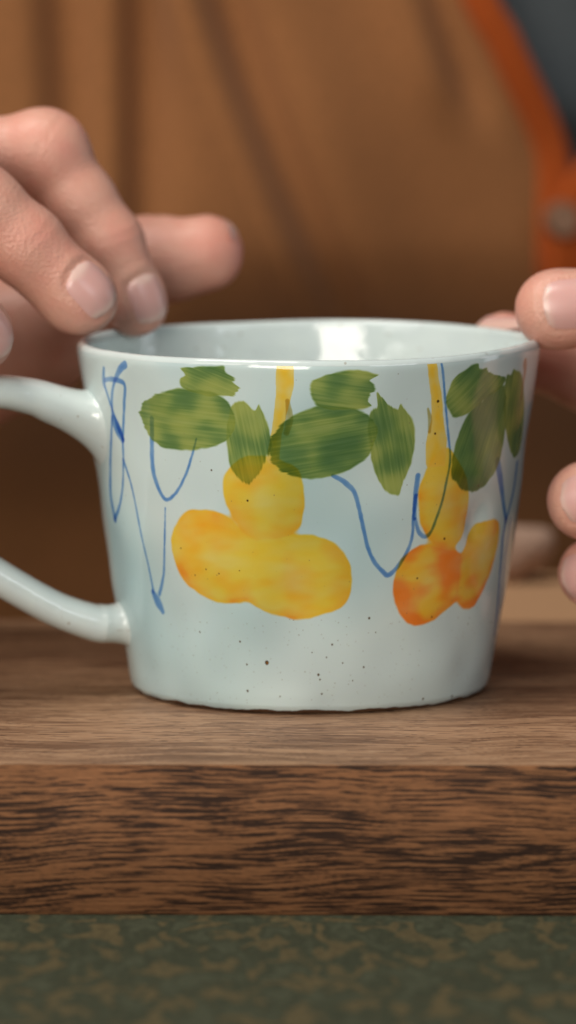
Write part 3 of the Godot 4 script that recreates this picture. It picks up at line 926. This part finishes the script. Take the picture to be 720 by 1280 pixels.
func net(st: SurfaceTool, f: Flesh, lo: Vector3, hi: Vector3, cell: float, first: int, detailed: bool, paint: Callable) -> int:
	var nx := int(ceil((hi.x - lo.x) / cell)) + 1
	var ny := int(ceil((hi.y - lo.y) / cell)) + 1
	var nz := int(ceil((hi.z - lo.z) / cell)) + 1
	var val := PackedFloat32Array()
	val.resize(nx * ny * nz)
	val.fill(1.0)
	var vid := PackedInt32Array()
	vid.resize(nx * ny * nz)
	vid.fill(-1)
	var B := 6
	var half := B * cell * 0.5 * 1.75
	var blocks: Array[Vector3i] = []
	var ids_all := f.all_ids()
	for bz in range(0, nz, B):
		for by in range(0, ny, B):
			for bx in range(0, nx, B):
				var c := lo + (Vector3(bx, by, bz) + Vector3.ONE * (B - 1) * 0.5) * cell
				var dmin := 99.0
				var ds := PackedFloat32Array()
				for i in ids_all:
					var d := f.bone_d(i, c)
					ds.append(d)
					dmin = minf(dmin, d)
				if dmin > half + 0.6: continue
				var ids := PackedInt32Array()
				for i in ids_all:
					if ds[i] < dmin + 2.0 * half + 1.1: ids.append(i)
				var dc := f.field(c, ids)
				if absf(dc) > half + 0.25:
					if dc < 0.0:
						for z in range(bz, mini(bz + B, nz)):
							for y in range(by, mini(by + B, ny)):
								for x in range(bx, mini(bx + B, nx)):
									val[(z * ny + y) * nx + x] = -1.0
					continue
				blocks.append(Vector3i(bx, by, bz))
				for z in range(bz, mini(bz + B, nz)):
					for y in range(by, mini(by + B, ny)):
						for x in range(bx, mini(bx + B, nx)):
							var p := lo + Vector3(x, y, z) * cell
							var d := f.field(p, ids)
							if detailed and absf(d) < 0.25: d += f.detail(p)
							val[(z * ny + y) * nx + x] = d
	var sy := nx
	var sz := nx * ny
	var off := PackedInt32Array([0, 1, sy, sy + 1, sz, sz + 1, sz + sy, sz + sy + 1])
	var edges := PackedInt32Array([0, 1, 2, 3, 4, 5, 6, 7, 0, 2, 1, 3, 4, 6, 5, 7, 0, 4, 1, 5, 2, 6, 3, 7])
	var pos: Array[Vector3] = []
	for o in 8: pos.append(Vector3(o & 1, (o >> 1) & 1, o >> 2))
	var count := first
	var cells: Array[Vector3i] = []
	for b in blocks:
		for z in range(maxi(b.z - 1, 0), mini(b.z + B, nz - 1)):
			for y in range(maxi(b.y - 1, 0), mini(b.y + B, ny - 1)):
				for x in range(maxi(b.x - 1, 0), mini(b.x + B, nx - 1)):
					var at := z * sz + y * sy + x
					if vid[at] >= 0: continue
					var s0 := val[at] < 0.0
					var mixed := false
					for k in range(1, 8):
						if (val[at + off[k]] < 0.0) != s0:
							mixed = true
							break
					if not mixed: continue
					var sum := Vector3.ZERO
					var m := 0
					for e in 12:
						var i := edges[e * 2]
						var j := edges[e * 2 + 1]
						var vi := val[at + off[i]]
						var vj := val[at + off[j]]
						if (vi < 0.0) != (vj < 0.0):
							sum += pos[i].lerp(pos[j], vi / (vi - vj))
							m += 1
					var v0 := val[at]
					var v1 := val[at + 1]
					var v2 := val[at + sy]
					var v3 := val[at + sy + 1]
					var v4 := val[at + sz]
					var v5 := val[at + sz + 1]
					var v6 := val[at + sz + sy]
					var v7 := val[at + sz + sy + 1]
					var nrm := Vector3(v1 + v3 + v5 + v7 - v0 - v2 - v4 - v6, v2 + v3 + v6 + v7 - v0 - v1 - v4 - v5, v4 + v5 + v6 + v7 - v0 - v1 - v2 - v3)
					var p := lo + (Vector3(x, y, z) + sum / m) * cell
					st.set_color(paint.call(p))
					st.set_normal(nrm.normalized())
					st.add_vertex(p * CM)
					vid[at] = count
					count += 1
					cells.append(Vector3i(x, y, z))
	for c in cells:
		var at := c.z * sz + c.y * sy + c.x
		var s := val[at] < 0.0
		if c.y > 0 and c.z > 0 and s != (val[at + 1] < 0.0): face(st, vid[at], vid[at - sy], vid[at - sy - sz], vid[at - sz], s)
		if c.x > 0 and c.z > 0 and s != (val[at + sy] < 0.0): face(st, vid[at], vid[at - sz], vid[at - sz - 1], vid[at - 1], s)
		if c.x > 0 and c.y > 0 and s != (val[at + sz] < 0.0): face(st, vid[at], vid[at - 1], vid[at - 1 - sy], vid[at - sy], s)
	return count

func face(st: SurfaceTool, a: int, b: int, c: int, d: int, turn: bool) -> void:
	if a < 0 or b < 0 or c < 0 or d < 0: return
	for i in ([a, b, c, a, c, d] if not turn else [a, c, b, a, d, c]): st.add_index(i)

var skin_tone := noise(0.9, 3, 91)

func skin_color(f: Flesh, p: Vector3) -> Color:
	var n := skin_tone.get_noise_3d(p.x, p.y, p.z)
	var m := skin_tone.get_noise_3d(p.x * 3.0, p.y * 3.0, p.z * 3.0)
	var c := Color(0.63, 0.345, 0.26)
	var rosy := 0.20 + 0.32 * n + 0.20 * m
	for r in f.red:
		rosy += r[2] * exp(-p.distance_squared_to(r[0]) / (r[1] * r[1]))
	return c.lerp(Color(0.60, 0.235, 0.18), clampf(rosy, 0, 1))

func finger(f: Flesh, g: int, mcp: Vector3, pip: Vector3, dip: Vector3, tip: Vector3, r: Array, dorsal: Vector3, set_back := 0.02, nail := Vector2(0.74, 0.86), fine := true) -> void:
	# three tapering segments with narrow middles, a soft pad under the tip and thickened joints
	f.bone(mcp, mcp.lerp(pip, 0.5), r[0], r[0] * 0.93, g)
	f.bone(mcp.lerp(pip, 0.5), pip, r[0] * 0.93, r[1], g)
	f.bone(pip, pip.lerp(dip, 0.55), r[1], (r[1] + r[2]) * 0.48, g)
	f.bone(pip.lerp(dip, 0.55), dip, (r[1] + r[2]) * 0.48, r[2], g)
	f.bone(dip, tip, r[2] * 0.97, r[3], g)
	var t := (tip - dip).normalized()
	var d := (dorsal - t * dorsal.dot(t)).normalized()
	f.bone(dip.lerp(tip, 0.55) - d * 0.16, tip - t * 0.1 - d * 0.13, r[3] * 0.95, r[3] * 0.9, g)
	var s := t.cross(d)
	f.bone(tip - s * 0.10 - t * 0.15, tip + s * 0.10 - t * 0.15, r[3] * 0.97, r[3] * 0.97, g)
	var t2 := (pip - mcp).normalized()
	var d2 := (dorsal - t2 * dorsal.dot(t2)).normalized()
	var tj := ((dip - pip).normalized() + t2).normalized()
	var tk := ((dip - pip).normalized() + t).normalized()
	var dj := (dorsal - tj * dorsal.dot(tj)).normalized()
	var dk := (dorsal - tk * dorsal.dot(tk)).normalized()
	f.bone(pip + dj * 0.05 - tj * 0.12, pip + dj * 0.05 + tj * 0.12, r[1] * 0.94, r[1] * 0.94, g)
	f.red.append([pip + dj * r[1], 0.8, 0.3])
	f.red.append([tip - d * 0.5 * r[3] + t * 0.3, 0.75, 0.55])
	f.red.append([dip + dk * r[2], 0.55, 0.28])
	if fine:
		f.folds.append([pip + dj * r[1] * 0.4, tj, dj, 0.013, 0.15])
		f.folds.append([dip + dk * r[2] * 0.4, tk, dk, 0.012, 0.13])
	# the nail: place on the bone, along, side, dorsal, half width, half length
	f.bone(tip - t * 0.75 + d * r[3] * 0.26, tip + t * (0.16 - set_back * 0.5) + d * r[3] * 0.24, r[3] * 0.76, r[3] * 0.70, g)
	f.nails.append([tip - t * set_back, t, s, d, r[3] * nail.x, r[3] * nail.y])

func nail_mesh(f: Flesh, n: Array) -> ArrayMesh:
	var ids := f.all_ids()
	var p := PackedVector3Array()
	var uv := PackedVector2Array()
	var nu := 17
	var nv := 17
	for j in nv:
		for i in nu:
			var u := float(i) / (nu - 1) * 2.0 - 1.0
			var v := float(j) / (nv - 1) * 2.0 - 1.0
			# a rounded square: squeeze the corners
			var w := pow(maxf(1.0 - pow(absf(v), 3.4), 0.0), 1.0 / 3.4)
			var k := maxf(w, 0.30 if v > 0 else 0.35)
			var q: Vector3 = n[0] + n[1] * (v * n[5] * 0.99) + n[2] * (u * k * n[4] * 1.0)
			var far := 1.5
			q += n[3] * far
			for step in 24:
				var d := f.field(q, ids)
				if d < 0.002: break
				q -= n[3] * d * 0.9
			var edge := pow(absf(u), 5.0)
			var back := smoothstep(-0.75, -1.0, v)
			var front := smoothstep(0.75, 1.0, v)
			p.append(q + n[3] * (0.022 - 0.04 * edge - 0.045 * back + 0.01 * front))
			uv.append(Vector2(u, v))
	var m := grid_mesh(p, uv, nu, nv, true)
	var arr := m.surface_get_arrays(0)
	var nn: PackedVector3Array = arr[Mesh.ARRAY_NORMAL]
	var out: Vector3 = n[3]
	if nn[nu * 8 + 8].dot(out) < 0.0:
		m = grid_mesh(p, uv, nu, nv, false)
		arr = m.surface_get_arrays(0)
	var col := PackedColorArray()
	for j in nv:
		for i in nu:
			var v := float(j) / (nv - 1) * 2.0 - 1.0
			var u := float(i) / (nu - 1) * 2.0 - 1.0
			var c := Color(0.65, 0.365, 0.33)
			c = c.lerp(Color(0.70, 0.50, 0.43), smoothstep(-0.45 - 0.35 * u * u, -0.75 - 0.25 * u * u, v) * 0.7)
			c = c.lerp(Color(0.70, 0.47, 0.40), smoothstep(0.72 - 0.12 * u * u, 0.86 - 0.12 * u * u, v) * 0.8)
			col.append(c)
	arr[Mesh.ARRAY_COLOR] = col
	var done := ArrayMesh.new()
	done.add_surface_from_arrays(Mesh.PRIMITIVE_TRIANGLES, arr)
	return done

func hand_near_handle() -> Flesh:
	var f := Flesh.new()
	var wrist := Vector3(-14.2, 4.0, -7.0)
	var im := Vector3(-9.84, 10.55, -3.0)
	var mm := Vector3(-11.2, 10.1, -0.9)
	var rm := Vector3(-11.9, 8.9, 0.9)
	var pm := Vector3(-12.3, 7.3, 2.4)
	f.bone(wrist, im, 1.5, 1.05, 0)
	f.bone(wrist, mm, 1.5, 1.1, 0)
	f.bone(wrist + Vector3(-0.3, -0.3, 0.6), rm, 1.4, 1.05, 0)
	f.bone(wrist + Vector3(-0.4, -0.5, 1.0), pm, 1.3, 0.95, 0)
	f.bone(wrist, Vector3(-16.4, 3.6, -9.0), 1.75, 1.9, 0)
	f.bone(Vector3(-11.5, 4.4, -7.2), Vector3(-6.1, 6.65, -5.8), 1.9, 1.35, 0)
	f.bone(Vector3(-7.6, 7.0, -5.4), Vector3(-9.6, 9.4, -3.9), 0.9, 0.85, 0)
	finger(f, 1, im, Vector3(-5.5, 10.9, -2.6), Vector3(-4.2, 9.0, -2.4), Vector3(-3.66, 7.72, -2.35), [0.93, 0.78, 0.70, 0.58], Vector3(0.55, 0.25, 0.8))
	finger(f, 2, mm, Vector3(-7.7, 10.85, 0.5), Vector3(-5.78, 9.12, 0.35), Vector3(-4.66, 8.03, 0.3), [0.97, 0.87, 0.78, 0.64], Vector3(0.25, 0.55, 0.8))
	finger(f, 3, rm, Vector3(-8.5, 9.3, 2.6), Vector3(-7.15, 8.05, 2.5), Vector3(-6.66, 7.45, 2.2), [0.95, 0.84, 0.74, 0.62], Vector3(0.2, 0.5, 0.8))
	finger(f, 4, pm, Vector3(-9.9, 7.9, 4.0), Vector3(-8.7, 6.9, 4.2), Vector3(-8.3, 6.1, 4.1), [0.85, 0.72, 0.64, 0.54], Vector3(0.2, 0.5, 0.8))
	# thumb
	var ip := Vector3(-3.5, 8.43, -5.5)
	var tip := Vector3(-2.17, 8.64, -5.4)
	f.bone(Vector3(-5.8, 6.9, -5.6), ip, 1.05, 0.90, 5)
	f.bone(ip, tip, 0.86, 0.74, 5)
	f.bone(ip.lerp(tip, 0.5) + Vector3(0, -0.15, 0.1), tip + Vector3(-0.1, -0.12, 0.08), 0.80, 0.74, 5)
	f.red.append([tip + Vector3(0.6, 0, 0.3), 0.9, 0.6])
	f.nails.append([tip + Vector3(-0.05, 0, 0), (tip - ip).normalized(), Vector3(0, 0.9, 0.43).normalized(), Vector3(0.05, 0.43, -0.9).normalized(), 0.62, 0.72])
	return f

func hand_at_rim() -> Flesh:
	var f := Flesh.new()
	var wrist := Vector3(17.0, 3.4, -9.0)
	var im := Vector3(11.5, 7.7, -3.2)
	var mm := Vector3(11.8, 6.2, -2.0)
	var rm := Vector3(11.8, 4.6, -1.6)
	var pm := Vector3(11.6, 3.0, -1.8)
	f.bone(wrist, im, 1.5, 1.05, 0)
	f.bone(wrist, mm, 1.5, 1.05, 0)
	f.bone(wrist + Vector3(0, -0.4, 0.3), rm, 1.45, 1.0, 0)
	f.bone(wrist + Vector3(0, -0.7, 0.3), pm, 1.35, 0.92, 0)
	f.bone(wrist, Vector3(18.8, 3.1, -11.4), 1.75, 1.95, 0)
	f.bone(Vector3(14.5, 3.9, -7.6), Vector3(9.6, 5.2, -6.0), 1.5, 1.15, 0)
	f.bone(Vector3(10.2, 5.6, -5.6), Vector3(11.4, 6.7, -3.8), 0.9, 0.85, 0)
	finger(f, 1, im, Vector3(8.7, 8.75, -0.5), Vector3(6.5, 7.97, 0.3), Vector3(4.9, 7.82, 0.36), [0.95, 0.85, 0.78, 0.68], Vector3(-0.05, 0.22, 1.0), 0.40, Vector2(0.74, 0.88), false)
	finger(f, 2, mm, Vector3(9.3, 5.5, 1.3), Vector3(7.0, 4.4, 1.7), Vector3(5.52, 3.98, 1.15), [0.95, 0.85, 0.78, 0.66], Vector3(0.1, 0.25, 1.0), 0.38, Vector2(0.75, 0.85), false)
	finger(f, 3, rm, Vector3(9.2, 3.5, 0.9), Vector3(7.2, 2.75, 1.1), Vector3(5.82, 2.44, 0.55), [0.92, 0.80, 0.72, 0.62], Vector3(0.15, 0.15, 1.0))
	finger(f, 4, pm, Vector3(9.3, 2.1, -0.3), Vector3(7.7, 1.5, -0.1), Vector3(6.35, 1.25, -0.4), [0.85, 0.70, 0.62, 0.54], Vector3(0.1, 0.15, 1.0))
	var ip := Vector3(6.1, 6.15, -4.85)
	var tip := Vector3(4.15, 6.72, -3.85)
	f.bone(Vector3(9.5, 5.2, -6.0), ip, 1.08, 0.92, 5)
	f.bone(ip, tip, 0.90, 0.72, 5)
	f.red.append([tip, 0.9, 0.6])
	f.nails.append([tip, (tip - ip).normalized(), Vector3(0.1, 0.95, 0.1).normalized(), Vector3(-0.4, -0.05, -0.9).normalized(), 0.58, 0.70])
	return f

func torso() -> Flesh:
	var f := Flesh.new()
	f.k_palm = 2.0
	for k in 5: # waist up to the chest: wide, flattish
		var y := -14.0 + k * 12.0
		for x in [-9.0, -4.5, 0.0, 4.5, 9.0]:
			f.bone(Vector3(-8.0 + x, y, [-46.5, -46.5, -40.5, -38.8, -38.5][k]), Vector3(-8.0 + x, y + 12.0, [-46.5, -40.5, -38.8, -38.5, -38.5][k]), 9.0 - absf(x) * 0.12, 9.0 - absf(x) * 0.12, 0)
	f.bone(Vector3(-26, 40, -40), Vector3(10, 40, -40), 6.0, 6.0, 0)
	f.bone(Vector3(-8, 44, -40), Vector3(-8, 54, -39), 5.6, 5.4, 0)
	f.bone(Vector3(-27, 40, -40), Vector3(-33, 9, -27), 5.2, 4.2, 0)
	f.bone(Vector3(-33, 9, -27), Vector3(-15.4, 3.9, -8.2), 4.2, 2.1, 0)
	f.bone(Vector3(11, 40, -40), Vector3(27, 10, -33), 5.2, 4.2, 0)
	f.bone(Vector3(27, 10, -33), Vector3(18.0, 3.4, -10.2), 4.2, 2.1, 0)
	return f

func make_person() -> void:
	var person := base("person")
	person.set_meta("label", "person in a brown apron with orange edging, both hands at the mug's rim")
	person.set_meta("category", "person")
	var st := SurfaceTool.new()
	st.begin(Mesh.PRIMITIVE_TRIANGLES)
	var left := hand_near_handle()
	var right := hand_at_rim()
	var trunk := torso()
	var n := net(st, left, Vector3(-18.5, 1.0, -11.5), Vector3(-0.8, 13.0, 5.6), 0.085, 0, true, func(p): return skin_color(left, p))
	n = net(st, right, Vector3(3.0, 0.0, -14.0), Vector3(21.5, 10.6, 3.2), 0.11, n, true, func(p): return skin_color(right, p))
	n = net(st, trunk, Vector3(-40, -24, -52), Vector3(34, 62, -5), 1.2, n, false, func(_p): return Color(0.58, 0.29, 0.185))
	var body := obj("body", st.commit(), mats.skin, person)
	for nail in left.nails: obj("fingernail", nail_mesh(left, nail), mats.nail, body)
	for nail in right.nails: obj("fingernail", nail_mesh(right, nail), mats.nail, body)
	make_clothes(person, trunk)

func make_clothes(person: Node3D, trunk: Flesh) -> void:
	# the shirt is the trunk's surface a little way out, sleeves to mid forearm
	var shirt := Flesh.new()
	shirt.k_palm = 2.0
	for i in trunk.a.size():
		if i == 26: continue # the neck
		var to := trunk.ab[i]
		if i == 28 or i == 30: to *= 0.72
		shirt.bone(trunk.a[i], trunk.a[i] + to, trunk.ra[i] + 0.7, trunk.ra[i] + trunk.rd[i] + 0.9, 0)
	var st := SurfaceTool.new()
	st.begin(Mesh.PRIMITIVE_TRIANGLES)
	net(st, shirt, Vector3(-42, -26, -54), Vector3(36, 50, -12), 1.0, 0, false, func(_p): return Color.WHITE)
	obj("shirt", st.commit(), mats.shirt, person)
	# apron: a sheet hung before the trunk
	var p := PackedVector3Array()
	var uv := PackedVector2Array()
	var nu := 150
	var nv := 130
	for side in 2:
		for j in nv:
			var y := 34.0 - 50.0 * j / (nv - 1)
			var e := apron_edge(y)
			var l := -16.0 - e
			for i in nu:
				var x := lerpf(l, e, float(i) / (nu - 1))
				p.append(apron_point(x, y) - Vector3(0, 0, 0.22 * side))
				uv.append(Vector2(x, y) * 0.05)
	var half := nu * nv
	var m := grid_mesh(p.slice(0, half), uv.slice(0, half), nu, nv, false)
	var back := grid_mesh(p.slice(half), uv.slice(half), nu, nv, true)
	m.add_surface_from_arrays(Mesh.PRIMITIVE_TRIANGLES, back.surface_get_arrays(0))
	obj("apron", m, mats.apron, person)
	# orange edging along both sides of the apron, a flat folded band
	for s in [1.0, -1.0]:
		var line := PackedVector3Array()
		for j in 90:
			var y := 33.6 - 49.0 * j / 89.0
			var x := apron_edge(y)
			if s < 0: x = -16.0 - x
			line.append(apron_point(x, y) + Vector3(0, 0, 0.05))
		obj("apron_edging", band(line, 0.95, 0.42, Vector3(0.25 * s, 0, 1)), mats.binding, person)
	# the tie that leaves the edge towards the back, with its metal snap
	var tie := PackedVector3Array()
	for k in 30:
		var t := k / 29.0
		var x := lerpf(9.4, 7.25, smoothstep(0.0, 0.5, t)) - 0.2 * t
		var y := 11.6 - 8.0 * t
		tie.append(Vector3(x, y, front_of(x) + 1.5 - 5.6 * smoothstep(7.5, -1.0, y) + 0.2 * sin(t * 9.0)))
	var strap := obj("apron_tie", band(tie, 1.3, 0.3, Vector3(0.3, 0, 1)), mats.binding, person)
	var knob := CylinderMesh.new()
	knob.top_radius = 0.42 * CM
	knob.bottom_radius = 0.52 * CM
	knob.height = 0.3 * CM
	knob.radial_segments = 32
	var snap := obj("snap", knob, mats.snap, strap)
	snap.position = (apron_point(6.5, 7.85) + Vector3(0.30, 0, 1.0)) * CM
	snap.rotation_degrees = Vector3(84, 0, -14)

func front_of(x: float) -> float:
	var t := clampf(absf(x + 8.0) / 19.5, 0, 0.999)
	return -38.5 + 10.4 * pow(1.0 - pow(t, 2.4), 1.0 / 2.4)

func apron_edge(y: float) -> float:
	if y > 9.0: return lerpf(6.6, 5.0, smoothstep(9.0, 13.6, y)) - maxf(y - 12.6, 0.0) * 0.42
	return 6.6 + 3.6 * smoothstep(6.4, 3.0, y)

func apron_point(x: float, y: float) -> Vector3:
	var z := front_of(x) + 0.7 - 5.6 * smoothstep(7.5, -1.0, y)
	for c: Array in [
			# a fold's course (x at two heights), half width, depth, how far up it reaches
			[-4.15, 14.0, -4.2, 6.0, 0.5, 0.7], [-2.05, 13.6, 1.5, 4.6, 0.6, 1.05], [-6.3, 14.0, -5.9, 6.0, 0.5, 0.5],
			[-9.5, 14.0, -9.0, 4.0, 0.6, 0.9], [-13.0, 14.0, -12.4, 4.0, 0.7, 0.8], [3.6, 13.5, 4.4, 11.0, 0.5, 0.6]]:
		var t: float = (y - c[1]) / (c[3] - c[1])
		var cx: float = c[0] + (c[2] - c[0]) * t
		if c[0] == -2.05: cx = -2.05 + 2.9 * t + 0.7 * t * t
		var d: float = (x - cx) / c[4]
		var reach := smoothstep(1.5, 0.7, t) * smoothstep(-3.0, -0.5, t)
		# a roll of cloth on its left that drops steeply into the groove, then rises slowly
		z += reach * c[5] * (0.55 * exp(-pow((d + 1.7) / 1.3, 2.0)) - 0.75 * exp(-d * d * 0.8) + 0.2 * exp(-pow((d - 2.4) / 2.0, 2.0)))
	z += 0.18 * sin(x * 0.9 + y * 0.23) + 0.12 * sin(x * 0.45 - y * 0.5)
	return Vector3(x, y, z)

func band(line: PackedVector3Array, width: float, thick: float, out: Vector3) -> ArrayMesh:
	var p := PackedVector3Array()
	var uv := PackedVector2Array()
	var n := 17
	for j in line.size():
		var t := (line[mini(j + 1, line.size() - 1)] - line[maxi(j - 1, 0)]).normalized()
		var s := t.cross(out).normalized()
		var o := s.cross(t).normalized()
		for i in n:
			var a := TAU * i / (n - 1)
			p.append(line[j] + s * (width * 0.5 * signf(cos(a)) * pow(absf(cos(a)), 0.6)) + o * (thick * 0.5 * signf(sin(a)) * pow(absf(sin(a)), 0.6)))
			uv.append(Vector2(float(i) / n, j * 0.1))
	return grid_mesh(p, uv, n, line.size(), false, true)
